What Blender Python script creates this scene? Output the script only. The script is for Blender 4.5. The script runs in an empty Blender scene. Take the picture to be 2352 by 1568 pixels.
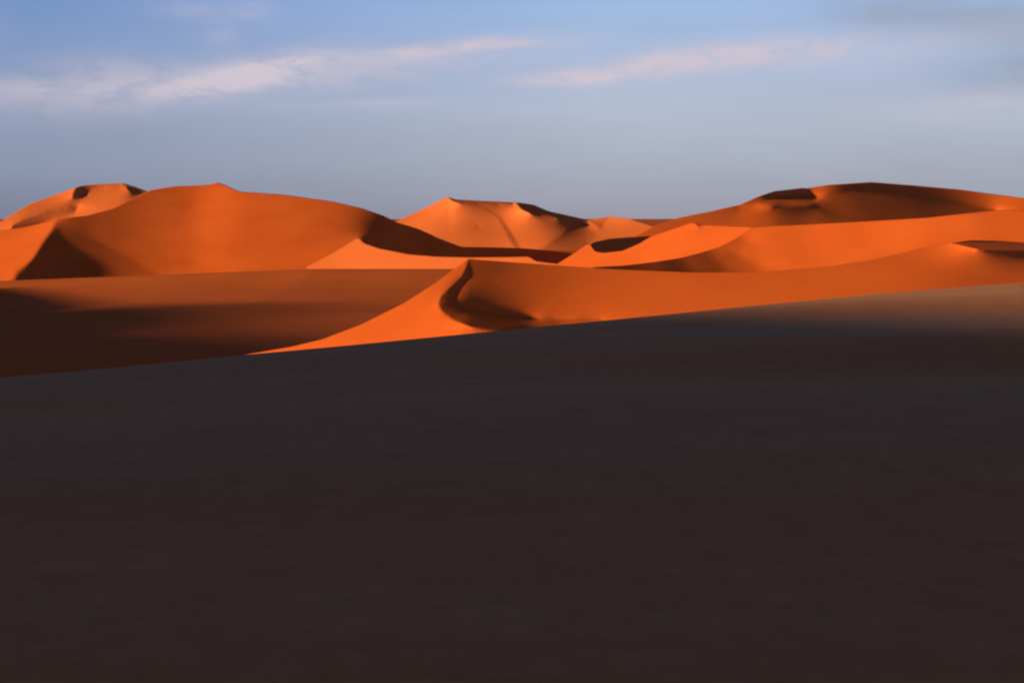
import bpy, math, numpy as np
from mathutils import Vector
FOC=3231.0; UC=1176.0; VH=500.0      # image pixel constants: focal length, centre column, horizon row (camera at the eye, z=0)
SUN_AZ=60.0; SUN_EL=10.0
sc=bpy.context.scene
_a=math.radians(SUN_AZ); _e=math.radians(SUN_EL)
SV=np.array([-math.sin(_a)*math.cos(_e),-math.cos(_a)*math.cos(_e),math.sin(_e)])

# ---------------------------------------------------------------- materials
def sand_mat(name, c1, c2, scale=0.05, bump=0.15, stretch=(1,1,1), rot=0, p0=.35, p1=.65):
    m=bpy.data.materials.new(name); m.use_nodes=True
    nt=m.node_tree; N=nt.nodes; L=nt.links
    b=N["Principled BSDF"]; b.inputs["Roughness"].default_value=1.0
    b.inputs["Specular IOR Level"].default_value=0.05
    tc=N.new("ShaderNodeTexCoord"); mp=N.new("ShaderNodeMapping"); mp.inputs["Scale"].default_value=stretch
    mp.inputs["Rotation"].default_value=(0,0,math.radians(rot))
    L.new(tc.outputs["Object"],mp.inputs["Vector"])
    n=N.new("ShaderNodeTexNoise"); n.inputs["Scale"].default_value=scale; n.inputs["Detail"].default_value=4
    L.new(mp.outputs[0],n.inputs["Vector"])
    r=N.new("ShaderNodeValToRGB"); r.color_ramp.elements[0].position=p0; r.color_ramp.elements[1].position=p1
    r.color_ramp.elements[0].color=(*c1,1); r.color_ramp.elements[1].color=(*c2,1)
    L.new(n.outputs["Fac"],r.inputs["Fac"])
    g=N.new("ShaderNodeTexNoise"); g.inputs["Scale"].default_value=3.0; g.inputs["Detail"].default_value=6; g.inputs["Roughness"].default_value=0.8
    L.new(tc.outputs["Object"],g.inputs["Vector"])
    ma=N.new("ShaderNodeMath"); ma.operation='MULTIPLY_ADD'; L.new(g.outputs["Fac"],ma.inputs[0]); ma.inputs[1].default_value=0.6; ma.inputs[2].default_value=0.7
    vm=N.new("ShaderNodeVectorMath"); vm.operation='SCALE'; L.new(r.outputs["Color"],vm.inputs[0]); L.new(ma.outputs[0],vm.inputs["Scale"])
    L.new(vm.outputs[0],b.inputs["Base Color"])
    n2=N.new("ShaderNodeTexNoise"); n2.inputs["Scale"].default_value=1.5; n2.inputs["Detail"].default_value=5
    L.new(tc.outputs["Object"],n2.inputs["Vector"])
    bp=N.new("ShaderNodeBump"); bp.inputs["Strength"].default_value=bump; bp.inputs["Distance"].default_value=0.1
    L.new(n2.outputs["Fac"],bp.inputs["Height"]); L.new(bp.outputs[0],b.inputs["Normal"])
    return m
M_near=sand_mat("orange_sand",(0.60,0.165,0.045),(0.66,0.19,0.055))
M_floor=sand_mat("floor_sand",(0.53,0.17,0.065),(0.58,0.195,0.08))
M_far=sand_mat("hazed_far_sand",(0.60,0.205,0.085),(0.66,0.235,0.10),scale=0.02)  # atmospheric haze is put into this paler sand colour
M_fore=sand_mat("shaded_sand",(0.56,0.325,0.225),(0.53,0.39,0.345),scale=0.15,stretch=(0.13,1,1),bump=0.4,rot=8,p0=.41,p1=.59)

def mesh_grid(name, V, mat, label, cat):
    R,C,_=V.shape
    idx=np.arange(R*C).reshape(R,C)
    f=np.stack([idx[:-1,:-1],idx[1:,:-1],idx[1:,1:],idx[:-1,1:]],-1).reshape(-1,4)
    me=bpy.data.meshes.new(name)
    me.from_pydata(V.reshape(-1,3).tolist(),[],f.tolist())
    me.polygons.foreach_set("use_smooth",[True]*len(f)); me.update()
    ob=bpy.data.objects.new(name,me); sc.collection.objects.link(ob)
    me.materials.append(mat)
    ob["kind"]="structure"; ob["label"]=label; ob["category"]=cat
    return ob

# ---------------------------------------------------------------- dune sculpting from slope / aspect
def nrm(az,s):
    a=math.radians(az); s=math.radians(s)
    return np.array([math.sin(a)*math.sin(s),-math.cos(a)*math.sin(s),math.cos(s)])
def inpoly(U,V,P):
    r=np.zeros(U.shape,bool); n=len(P)
    for i in range(n):
        x1,y1=P[i]; x2,y2=P[(i+1)%n]
        if y1==y2: continue
        c=((y1>V)!=(y2>V)) & (U<(x2-x1)*(V-y1)/(y2-y1)+x1)
        r^=c
    return r
def idw(U,V,pts):
    W=np.zeros(U.shape); A=np.zeros(U.shape+(3,))
    for (u,v,az,s) in pts:
        w=1.0/(((U-u)**2+(2.2*(V-v))**2)+60.0)**1.25
        W+=w; A+=w[...,None]*nrm(az,s)
    A/=np.linalg.norm(A,axis=-1,keepdims=True)
    return A
def blur(A,k):
    for _ in range(k):
        P=np.pad(A,((1,1),(1,1),(0,0)),mode='edge')
        A=(P[:-2,1:-1]+P[2:,1:-1]+2*P[1:-1,1:-1])/4
        P=np.pad(A,((1,1),(1,1),(0,0)),mode='edge')
        A=(P[1:-1,:-2]+P[1:-1,2:]+2*P[1:-1,1:-1])/4
    return A
def rays(U,V): return np.stack([(U-UC)/FOC,np.ones_like(U),(VH-V)/FOC],-1)
def solve(U,V,N,w,anch,q0,iters):
    r=rays(U,V)
    nr=np.minimum((N*r).sum(-1),-0.06)
    qu=-N[...,0]/(FOC*nr); qv=N[...,2]/(FOC*nr)
    def edge(a,b):
        du=U[b]-U[a]; dv=V[b]-V[a]
        g=0.5*(qu[a]+qu[b])*du+0.5*(qv[a]+qv[b])*dv
        ww=0.5*(w[a]+w[b])/np.maximum(np.hypot(du,dv),0.3)
        return g,ww
    s=slice(None); h=((s,slice(None,-1)),(s,slice(1,None))); v=((slice(None,-1),s),(slice(1,None),s))
    gh,wh=edge(*h); gv,wv=edge(*v)
    AW=np.zeros_like(U); AQ=np.zeros_like(U)
    for (u,vv,d,wt) in anch:
        j=np.unravel_index(np.argmin((U-u)**2+(V-vv)**2),U.shape)
        AW[j]+=wt; AQ[j]+=wt*math.log(d)
    def mul(x):
        y=AW*x
        t=wh*(x[:,1:]-x[:,:-1]); y[:,1:]+=t; y[:,:-1]-=t
        t=wv*(x[1:]-x[:-1]); y[1:]+=t; y[:-1]-=t
        return y
    b=AQ.copy(); t=wh*gh; b[:,1:]+=t; b[:,:-1]-=t; t=wv*gv; b[1:]+=t; b[:-1]-=t
    D=AW.copy(); D[:,1:]+=wh; D[:,:-1]+=wh; D[1:]+=wv; D[:-1]+=wv
    x=q0; rr=b-mul(x); z=rr/D; p=z; rz=(rr*z).sum()
    for _ in range(iters):
        Ap=mul(p); al=rz/((p*Ap).sum()+1e-30); x=x+al*p; rr=rr-al*Ap
        z=rr/D; n=(rr*z).sum()
        if n<1e-13: break
        p=z+(n/rz)*p; rz=n
    return x
def realn(U,V,q):
    P=rays(U,V)*np.exp(q)[...,None]
    a=np.gradient(P,axis=1); b=np.gradient(P,axis=0)
    n=np.cross(a,b); n/=np.linalg.norm(n,axis=-1,keepdims=True)+1e-12
    n*=np.where((n*P).sum(-1)>0,-1,1)[...,None]
    return n
def spread(pts,w,n=14):
    out=[]
    for (u0,v0,d0),(u1,v1,d1) in zip(pts[:-1],pts[1:]):
        for i in range(n):
            t=i/n; out.append((u0+(u1-u0)*t,v0+(v1-v0)*t,d0+(d1-d0)*t,w))
    return out
def dune(name,top,bot,base,facets,anch,mat,label,step=3.0,rows=64,back=0.36,soft=1,backlen=160,cat="sand dune",mixw=0.5,outer=(0,2,3,3)):
    top=np.array(top,float); bot=np.array(bot,float)
    u0,u1=top[0,0],top[-1,0]
    q=None
    for lev,k in enumerate((8,4,2,1)):
        nc=max(int((u1-u0)/(step*k)),12)+1; nr_=max(rows//k,8)
        us=np.linspace(u0,u1,nc)
        tv=np.interp(us,top[:,0],top[:,1]); bv=np.interp(us,bot[:,0],bot[:,1])
        if k==1:
            ker=np.array([1,2,3,2,1.])/9
            tv=np.convolve(np.pad(tv,2,mode='edge'),ker,'valid')
        bv=np.maximum(bv,tv+6)
        t=np.linspace(0,1,nr_)[:,None]
        V=tv[None]*(1-t)+bv[None]*t; U=np.repeat(us[None],nr_,0)
        N=idw(U,V,base); w=np.ones_like(U)
        for (poly,pts,wt) in facets:
            m=inpoly(U,V,poly)
            if m.any():
                F=idw(U,V,pts); N[m]=F[m]; w[m]=wt
        N=blur(N,soft if k==1 else max(1,soft//k))
        N/=np.linalg.norm(N,axis=-1,keepdims=True)
        C=(N*SV).sum(-1)
        if q is None: q=np.full(U.shape,math.log(anch[0][2]))
        else:
            ro=np.linspace(0,1,q.shape[0]); co=np.linspace(0,1,q.shape[1])
            qa=np.array([np.interp(np.linspace(0,1,nc),co,row) for row in q])
            q=np.array([np.interp(np.linspace(0,1,nr_),ro,qa[:,c]) for c in range(nc)]).T
        q=solve(U,V,N,w,anch,q,800 if k>1 else 350)
        for it in range(outer[lev]):
            n=realn(U,V,q); c=(n*SV).sum(-1)
            goal=np.where(C<0.03,np.minimum(c,C),C)
            tt=n-c[...,None]*SV; tt/=np.linalg.norm(tt,axis=-1,keepdims=True)+1e-9
            M=goal[...,None]*SV+np.sqrt(1-goal**2)[...,None]*tt
            M=mixw*M+(1-mixw)*N; M/=np.linalg.norm(M,axis=-1,keepdims=True)
            q=solve(U,V,M,w,anch,q,120 if k>1 else 90)
    d=np.exp(q)
    P=rays(U,V)*d[...,None]
    rowsB=[]
    for s in np.array([1,.7,.45,.28,.15,.07,.03,.01])*backlen:
        r=P[0].copy(); r[:,1]+=s; r[:,0]+=s*(us-UC)/FOC; r[:,2]-=back*s+0.0006*s*s; rowsB.append(r)
    rowsF=[]
    for s in (2,6,14):
        r=P[-1].copy(); r[:,1]-=s*1.0; r[:,2]-=s*1.6; rowsF.append(r)
    Vv=np.concatenate([np.array(rowsB),P,np.array(rowsF)],0)
    return mesh_grid(name,Vv,mat,label,cat)

# ---------------------------------------------------------------- open desert floor with a low sand apron
def axis(lo,hi,c0,c1,fine):
    a=list(np.arange(c0,c1+fine,fine)); x=a[-1]; s=fine
    while x<hi: s*=1.25; x+=s; a.append(x)
    x=a[0]; s=fine; pre=[]
    while x>lo: s*=1.25; x-=s; pre.append(x)
    return np.array(pre[::-1]+a)
gx=axis(-30000,30000,-320,60,2.0); gy=axis(-30000,30000,150,700,2.0)
X,Y=np.meshgrid(gx,gy)
xc=np.clip(X,-330,-84)
sm=lambda x:np.clip(x,0,1)**2*(3-2*np.clip(x,0,1))
def sp_(x,k): return k*np.logaddexp(0,x/k)
rise=6.1+0.014*(xc+87)
Z=-27.5+0.025*(xc+87)
p=sp_(Y-544,16)-sp_(Y-594,3)-sp_(Y-598,4)
Z=Z+np.where(p>-10,p/51*rise,-10/51*rise)
Z+=0.28*np.sin(Y*0.055+X*0.03)*sm((Y-200)/80)*sm((540-Y)/80)*sm((100-X)/80)
mesh_grid("ground",np.stack([X,Y,Z],-1)[::-1],M_floor,"open orange sand floor between dunes, mostly shaded","sand")

# ---------------------------------------------------------------- dunes
I=[(-300,600),(0,530),(60,521),(120,507),(133,503),(200,495),(262,478),(300,458),(345,437),(400,428),(460,426),(482,424),(500,419),(515,424),(550,440),(650,447),(760,462),(830,478),(880,495),(912,511),(960,525),(1010,548),(1060,567),(1130,568),(1200,570),(1260,575),(1310,581),(1360,600)]
Ib=[(-300,680),(0,650),(40,655),(100,665),(200,660),(300,655),(450,650),(700,645),(760,645),(912,645),(1360,660)]
an=spread([(-200,650,600),(100,645,610),(400,635,630),(650,630,660),(900,620,720)],0.002)
dune("sand_dune",I,Ib,
 [(165,530,40,21),(250,590,34,20),(260,530,22,19),(330,570,18,19),(330,480,6,19),(400,610,18,19),(410,480,4,20),(430,560,6,19),(500,445,-36,24),(485,480,-34,23),(475,530,-26,22),(480,590,-16,20),(600,490,-16,20),(600,580,-8,19),(750,520,-10,19),(860,510,0,20),(760,590,-2,19)],
 [([(-400,500),(120,500),(133,503),(118,530),(100,555),(80,590),(60,610),(40,622),(0,700),(-400,700)],[(0,570,-42,20),(60,560,-48,21)],1),
  ([(133,498),(118,530),(100,555),(80,590),(60,610),(40,625),(30,680),(105,680),(120,640),(135,600),(138,540)],[(110,590,60,23),(130,540,56,23)],.6),
  ([(138,515),(200,540),(300,595),(380,640),(380,700),(105,700),(120,640),(135,600)],[(145,600,56,22),(180,580,46,21),(190,630,52,22),(260,620,42,20),(330,640,32,20)],2.2),
  ([(912,505),(905,520),(860,533),(828,546),(820,660),(1400,700),(1400,560),(1100,540)],[(1000,570,60,32),(880,540,74,33)],1.9)],
 an,M_near,"huge orange star dune with knife-edge crest and dark slip face",rows=90,soft=3,outer=(0,1,2,2),mixw=.4)
H=[(-300,610),(0,510),(40,485),(70,468),(120,450),(170,432),(185,427),(215,424),(285,421),(310,429),(335,438),(400,460),(560,520)]
dune("sand_dune",H,[(-300,680),(0,570),(560,570)],
 [(60,480,-35,22),(150,460,-40,24),(250,450,-44,25),(330,450,-10,22)],
 [([(172,434),(186,422),(292,416),(288,427),(240,431),(212,436),(185,448),(165,452)],[(190,436,74,32),(250,424,74,32)],3.2),
  ([(281,417),(345,430),(345,442),(300,444),(290,432)],[(310,436,80,33)],3),
  ([(20,535),(30,516),(60,502),(110,486),(180,474),(172,488),(120,503),(60,528)],[(90,508,66,30)],3)],
 [(200,450,900,1)],M_far,"distant orange dune with small dark slip faces near its top",rows=90,step=2.5,outer=(0,0,0,1))
K=[(640,650),(680,625),(700,615),(760,584),(800,560),(826,544),(833,557),(870,570),(940,584),(1000,589),(1080,591),(1180,590),(1215,589),(1232,600),(1290,607),(1340,625)]
dune("sand_dune",K,[(640,660),(700,650),(950,650),(1340,660)],
 [(800,590,-42,28),(950,600,-42,28),(1150,600,-44,28),(720,612,-38,27)],[],
 spread([(700,630,640),(1000,630,606)],0.01),M_far,"low bright orange dune at the foot of a shaded slip face",rows=30,backlen=60,outer=(0,0,0,0))
E=[(780,560),(915,506),(960,486),(1015,458),(1030,452),(1045,458),(1100,461),(1190,465),(1225,470),(1260,485),(1310,496),(1350,505),(1400,498),(1440,501),(1500,520),(1600,560)]
dune("sand_dune",E,[(780,600),(1600,630)],
 [(960,510,-46,21),(1040,480,-34,23),(1040,550,-26,20),(1120,500,-12,22),(1100,550,-18,20),(1200,520,-54,25),(1230,540,-50,23),(1330,540,-10,20),(1440,520,-20,21)],
 [([(1222,585),(1290,540),(1312,512),(1350,515),(1370,540),(1330,585)],[(1300,550,14,20)],1),
  ([(1100,470),(1140,500),(1160,530),(1185,575),(1200,575),(1165,520),(1150,495)],[(1160,520,12,22)],.8),
  ([(1180,460),(1228,464),(1262,480),(1352,500),(1352,508),(1300,506),(1245,493),(1222,492),(1195,480)],[(1240,482,75,31),(1320,503,75,31)],2.6),
  ([(1030,450),(1048,455),(1105,460),(1180,462),(1180,469),(1130,469),(1060,468),(1035,462)],[(1080,462,72,30)],2.2),
  ([(1345,503),(1400,497),(1380,525)],[(1380,505,45,25)],1)],
 [(1100,520,1300,1)],M_far,"distant salmon orange dune with scalloped crest",rows=100,step=2.5,outer=(0,0,0,1))
D=[(1400,580),(1500,520),(1560,500),(1630,486),(1700,470),(1745,450),(1780,439),(1835,433),(1842,431),(1850,433),(1900,425),(2000,418),(2100,426),(2200,435),(2352,455),(2650,500)]
dune("sand_dune",D,[(1400,620),(1600,570),(2650,570)],
 [(1540,520,6,18),(1620,505,12,18),(1700,495,14,18),(1750,500,22,18),(1900,432,14,17),(2000,427,14,17),(2080,436,14,17),(2200,452,6,17),(2330,475,0,19),(2330,500,8,17)],
 [([(1690,478),(1745,450),(1780,438),(1842,430),(1848,438),(1800,447),(1745,463),(1700,479)],[(1770,448,-54,26)],1.3),
  ([(1740,470),(1780,453),(1842,442),(1890,457),(1872,471),(1800,477)],[(1810,458,68,28)],1.2),
  ([(1780,478),(1870,471),(1895,450),(1960,437),(2060,444),(2300,486),(2300,600),(1780,600)],[(1820,500,30,18),(1860,490,20,17),(1900,485,50,21),(2000,465,50,21),(2050,490,52,22),(2150,490,54,22)],3.2)],
 [(1900,480,900,1)],M_near,"broad rounded orange dune with shaded hollow below its crest",rows=80,soft=5,outer=(0,0,0,0))
# scoop, lit wedge, and the curved dune in front of it
dune("sand_dune",[(1335,600),(1348,575),(1358,557),(1400,548),(1440,545),(1492,542),(1520,545),(1580,570)],[(1335,650),(1580,620)],
 [(1350,570,70,31),(1480,560,70,31)],[],[(1350,560,620,1)],M_near,"small dark slip face behind a pointed orange dune",rows=30,outer=(0,0,0,0),backlen=60)
C1=[(1180,660),(1280,606),(1320,581),(1352,559),(1357,562),(1364,577),(1385,581),(1430,576),(1470,559),(1495,543),(1540,528),(1590,511),(1612,517),(1720,521),(1760,526),(1850,545),(1950,580)]
dune("sand_dune",C1,[(1180,680),(1400,655),(1950,655)],
 [(1310,595,-60,26),(1450,590,-56,26),(1550,560,-56,27),(1650,540,-56,27),(1560,590,-54,26),(1700,528,-52,26)],
 [([(1588,508),(1614,516),(1602,519)],[(1600,516,70,28)],.9)],
 [(1500,600,450,1)],M_near,"bright pointed orange dune with curved knife-edge top",rows=90,mixw=.3,outer=(0,1,1,1),backlen=60)
C2=[(1240,650),(1365,613),(1430,610),(1500,602),(1560,593),(1600,583),(1650,568),(1690,548),(1722,524),(1760,520),(1850,516),(2000,508),(2130,500),(2250,487),(2300,482),(2352,484),(2650,510)]
dune("sand_dune",C2,[(1240,680),(1400,655),(2650,655)],
 [(1450,618,54,23),(1550,608,56,24),(1620,590,50,23),(1640,612,44,22),(1670,590,30,22),(1690,560,20,22),(1690,610,18,22),(1720,580,-22,23),(1740,550,-52,26),(1770,600,-40,25),(1900,550,-54,27),(2050,530,-50,26),(2200,510,-38,23),(2280,515,-10,20),(2330,520,-20,20)],
 [],
 [(1500,620,350,1)],M_near,"sweeping orange dune, shaded at one end, sunlit beyond",rows=100,mixw=.3,outer=(0,1,1,1),backlen=60)
B=[(440,850),(560,815),(600,808),(670,796),(740,779),(830,745),(930,695),(1000,650),(1050,613),(1068,600),(1076,594),(1090,596),(1200,604),(1400,618),(1600,626),(1750,625),(1900,612),(2000,597),(2050,586),(2150,562),(2230,552),(2300,553),(2352,557),(2650,580)]
Bb=[(440,870),(560,850),(1140,810),(1400,785),(2352,700),(2650,680)]
SC=[(1076,590),(1070,615),(1060,638),(1030,662),(1012,680),(1006,697),(1014,714),(1040,735),(1080,750),(1142,762)]
dune("sand_dune",B,Bb,
 [(1115,625,16,21),(1160,660,2,20),(1200,690,-4,19),(1220,640,-4,19),(1350,660,-6,19),(1350,705,-6,19),(1600,680,-5,18),(1800,660,-5,18),(2000,630,-2,18),(2150,600,4,18),(2300,620,-4,18)],
 [([(400,900),(400,700),(1000,560)]+SC+[(1200,830),(1200,900)],[(700,790,-54,26),(950,720,-56,27),(1050,620,-56,25),(1000,760,-42,25),(1100,775,-30,24)],1),
  ([(1076,590),(1070,615),(1060,638),(1030,662),(1012,680),(1006,697),(1046,693),(1048,672),(1064,650),(1076,625),(1080,594)],[(1080,620,40,25),(1040,670,56,29),(1030,695,60,30)],1.2),
  ([(1006,697),(1014,714),(1040,735),(1080,750),(1142,762),(1200,790),(1440,780),(1380,732),(1240,733),(1150,721),(1090,707),(1046,692)],[(1030,700,60,30),(1100,735,78,23),(1190,745,80,21),(1260,745,66,20),(1330,745,42,19),(1400,750,15,18)],3.0),
  ([(2180,557),(2352,551),(2420,568),(2340,577),(2250,573)],[(2300,562,60,27)],1.6)],
 [(1000,720,205,1)],M_near,"orange dune with S-shaped crest, bright flank and curved hollow",rows=150,step=2.5,mixw=.3,outer=(0,1,1,1))

# ---------------------------------------------------------------- convex dune underfoot
cu=np.array([0,200,560,800,1140,1400,1700,2000,2200,2352]); cv=np.array([868,851,815,793,760,735,705,676,660,648])
h0=1.7
th=np.radians(np.concatenate([np.linspace(-180,-30,40)[:-1],np.linspace(-30,30,420),np.linspace(30,180,40)[1:]]))
rr=np.concatenate([[0.01],np.geomspace(0.8,260,300)])
T,R=np.meshgrid(th,rr)
xa=np.tan(np.clip(th,-0.5,0.5)); m=np.interp(xa*FOC+UC,cu,(cv-VH)/FOC)
w=np.clip((np.abs(th)-0.5)/1.2,0,1); m=m*(1-w)+0.075*w
yy=R*np.cos(np.clip(T,-0.5,0.5))
Xa=R*np.sin(T); Ya=R*np.cos(T)
Za=-h0-(m**2/(4*h0))[None]*yy**2
und=0.09*np.sin(Ya*0.55+Xa*0.09+0.8*np.sin(Xa*0.13))+0.07*np.sin(Ya*0.93-Xa*0.12+2)
Za=Za+und*np.clip((R-2)/6,0,1)*np.clip((34-R)/14,0,1)
mesh_grid("sand_dune",np.stack([Xa,Ya,Za],-1),M_fore,"smooth rounded dune slope lying almost entirely in shade","sand dune")

# ---------------------------------------------------------------- unseen dunes added out of frame to throw the evening shadow
sa=math.radians(SUN_AZ); sx,sy=math.sin(sa),math.cos(sa)
def ridge(prof,D0,sig,label,half=150):
    tt=[p_[0] for p_ in prof]
    t=np.linspace(tt[0],tt[-1],160); Dd=np.linspace(-half,half,80)
    zr=np.interp(t,tt,[p_[1] for p_ in prof]); 
    for _ in range(6): zr=np.convolve(np.pad(zr,1,mode='edge'),[.25,.5,.25],'valid')
    TT,DD=np.meshgrid(t,Dd)
    Zz=-36+(zr[None]+36)*np.exp(-(DD/sig)**2)
    Xx=-sx*60+sx*(DD+D0)-sy*TT; Yy=-sy*60+sy*(DD+D0)+sx*TT
    mesh_grid("sand_dune",np.stack([Xx,Yy,Zz],-1),M_near,label,"sand dune")
ridge([(-280,-36),(-220,-30),(-150,12.7),(50,12.7),(120,-30),(180,-36)],0,42,"long unseen dune added to shade the near slope")  # added out of view, height set by where its shadow ends
ridge([(120,-36),(198,10),(235,80),(290,79),(325,75),(350,76),(395,81),(430,80),(490,60),(580,10),(640,-36)],-400,130,"very tall unseen dune added to shade the sand floor",half=330)  # added shadow caster, crest profile shaped for the soft shadow on the floor
ridge([(380,-36),(450,2),(590,2),(650,-36)],0,32,"low unseen dune added to shade the left floor edge",half=100)  # added beyond the left frame edge to darken the floor there

# ---------------------------------------------------------------- sun + sky
S=bpy.data.lights.new("sun","SUN"); S.energy=7.5; S.angle=math.radians(2.0); S.color=(1.0,0.48,0.16)
so=bpy.data.objects.new("sun",S); sc.collection.objects.link(so)
el=math.radians(SUN_EL)
dirv=Vector((-sx*math.cos(el),-sy*math.cos(el),math.sin(el)))
so.rotation_euler=dirv.to_track_quat('Z','Y').to_euler(); so.location=dirv*200
W=bpy.data.worlds.new("World"); sc.world=W; W.use_nodes=True
nt=W.node_tree; N=nt.nodes; L=nt.links; N.clear()
def math_(op,a,b=None,c=None,clamp=False):
    n=N.new("ShaderNodeMath"); n.operation=op; n.use_clamp=clamp
    for i,v in enumerate((a,b,c)):
        if v is None: continue
        if isinstance(v,(int,float)): n.inputs[i].default_value=v
        else: L.new(v,n.inputs[i])
    return n.outputs[0]
def mixc(f,a,b):
    n=N.new("ShaderNodeMix"); n.data_type='RGBA'
    if isinstance(f,(int,float)): n.inputs[0].default_value=f
    else: L.new(f,n.inputs[0])
    for i,v in ((6,a),(7,b)):
        if isinstance(v,tuple): n.inputs[i].default_value=(*v,1)
        else: L.new(v,n.inputs[i])
    return n.outputs[2]
tc=N.new("ShaderNodeTexCoord"); sp=N.new("ShaderNodeSeparateXYZ"); L.new(tc.outputs["Generated"],sp.inputs[0])
x,y,z=sp.outputs
az=math_('ARCTAN2',x,y)
def ramp(fac,els):
    r=N.new("ShaderNodeValToRGB"); cr=r.color_ramp
    while len(cr.elements)<len(els): cr.elements.new(0.5)
    for e,(p,c) in zip(cr.elements,els): e.position=p; e.color=(*c,1)
    L.new(fac,r.inputs["Fac"]); return r.outputs["Color"]
def s2l(r,g,b): return tuple(((c/255+0.055)/1.055)**2.4 if c>10 else c/3294 for c in (r,g,b))
zz=math_('MULTIPLY',z,4.0)   # z 0..0.25 -> 0..1
colL=ramp(zz,[(0.0,s2l(126,131,152)),(0.12,s2l(138,147,170)),(0.30,s2l(146,159,187)),(0.60,s2l(118,149,201)),(0.80,s2l(60,85,140)),(1,s2l(50,62,95))])
colR=ramp(zz,[(0.0,s2l(155,154,168)),(0.12,s2l(167,172,186)),(0.30,s2l(179,188,207)),(0.60,s2l(160,187,226)),(0.80,s2l(75,100,160)),(1,s2l(50,62,95))])
fa=math_('MULTIPLY_ADD',az,2.6,0.85,clamp=True)
band=mixc(fa,colL,colR)
# clouds: thin wisps on the sky sphere
def noise(scl,rot,base,det,rough,dist=0):
    nz=N.new("ShaderNodeTexNoise"); mp=N.new("ShaderNodeMapping"); mp.inputs["Scale"].default_value=scl; mp.inputs["Rotation"].default_value=(0,math.radians(rot),0)
    L.new(tc.outputs["Generated"],mp.inputs[0]); L.new(mp.outputs[0],nz.inputs["Vector"]); nz.inputs["Scale"].default_value=base; nz.inputs["Detail"].default_value=det; nz.inputs["Roughness"].default_value=rough
    nz.inputs["Distortion"].default_value=dist
    return nz.outputs["Fac"]
nf=noise((13,13,42),10,2.4,9,.68,.25)
def blobs(lst):
    tot=None
    for (u,v,lu,lv,tilt,op) in lst:
        a0=(u-UC)/FOC; e0=(VH-v)/FOC; c,s=math.cos(math.radians(tilt)),math.sin(math.radians(tilt))
        da=math_('SUBTRACT',az,a0); de=math_('SUBTRACT',z,e0)
        p=math_('ADD',math_('MULTIPLY',da,c),math_('MULTIPLY',de,s)); q_=math_('SUBTRACT',math_('MULTIPLY',de,c),math_('MULTIPLY',da,s))
        p=math_('MULTIPLY',p,FOC/lu); q_=math_('MULTIPLY',q_,FOC/lv)
        g=math_('ADD',math_('MULTIPLY',p,p),math_('MULTIPLY',q_,q_))
        g=math_('MULTIPLY',math_('EXPONENT',math_('MULTIPLY',g,-1.0)),op)
        tot=g if tot is None else math_('ADD',tot,g)
    return tot
tot=blobs([(450,205,300,38,10,.7),(620,165,150,28,14,.7),(60,225,260,28,4,.55),(270,170,130,30,0,.35),(1000,118,200,17,7,.75),(1180,104,140,14,3,.4),(850,170,340,32,7,.45),(1320,180,120,17,3,1.2),(1540,148,150,29,8,1.1),(1800,128,200,32,5,.9),(2150,120,260,40,8,.25),(520,95,40,30,0,.3),(480,40,120,22,0,.25),(600,38,50,25,0,.25),(870,240,180,10,2,.3),(2250,250,220,35,5,.4),(0,110,40,30,30,.35)])
cl=math_('MULTIPLY',tot,math_('MULTIPLY_ADD',nf,3.0,-0.65,clamp=True),clamp=True)
gr=math_('MULTIPLY',blobs([(2250,80,240,65,-8,.9),(1990,50,120,35,0,.5),(2330,190,200,60,5,.8)]),math_('MULTIPLY_ADD',nf,2.0,-0.1,clamp=True),clamp=True)
band=mixc(gr,band,s2l(152,166,190))
band=mixc(cl,band,s2l(206,196,208))
# faint large-scale haze mottling
hz=noise((3,3,14),3,2.0,5,.6)
mul=N.new("ShaderNodeMix"); mul.data_type='RGBA'; mul.blend_type='MULTIPLY'; mul.inputs[0].default_value=1
L.new(band,mul.inputs[6]); cmb=N.new("ShaderNodeCombineColor"); hv=math_('MULTIPLY_ADD',hz,0.16,0.92)
for i in range(3): L.new(hv,cmb.inputs[i])
L.new(cmb.outputs[0],mul.inputs[7]); band=mul.outputs[2]
sky=N.new("ShaderNodeTexSky"); sky.sky_type='NISHITA'; sky.sun_disc=False
sky.sun_elevation=el; sky.sun_rotation=math.radians(180+SUN_AZ)
hs=N.new("ShaderNodeMix"); hs.data_type='RGBA'; hs.blend_type='MULTIPLY'; hs.inputs[0].default_value=1
L.new(sky.outputs[0],hs.inputs[6]); hs.inputs[7].default_value=(0.035,0.025,0.021,1)
up=math_('MULTIPLY_ADD',z,8.0,-1.4,clamp=True)
fin=mixc(up,band,hs.outputs[2])
bg=N.new("ShaderNodeBackground"); L.new(fin,bg.inputs[0]); bg.inputs[1].default_value=1.0
out=N.new("ShaderNodeOutputWorld"); L.new(bg.outputs[0],out.inputs[0])

# ---------------------------------------------------------------- camera
cam=bpy.data.cameras.new("camera"); co=bpy.data.objects.new("camera",cam); sc.collection.objects.link(co)
co.rotation_euler=(math.radians(90),0,0); cam.sensor_width=36; cam.lens=FOC/2352*36
cam.shift_y=-(784-VH)/2352; cam.clip_end=60000; cam.clip_start=0.05
cam.dof.use_dof=True; cam.dof.focus_distance=7; cam.dof.aperture_fstop=5.0
sc.camera=co
sc.view_settings.view_transform='Standard'; sc.view_settings.look='None'; sc.view_settings.exposure=0
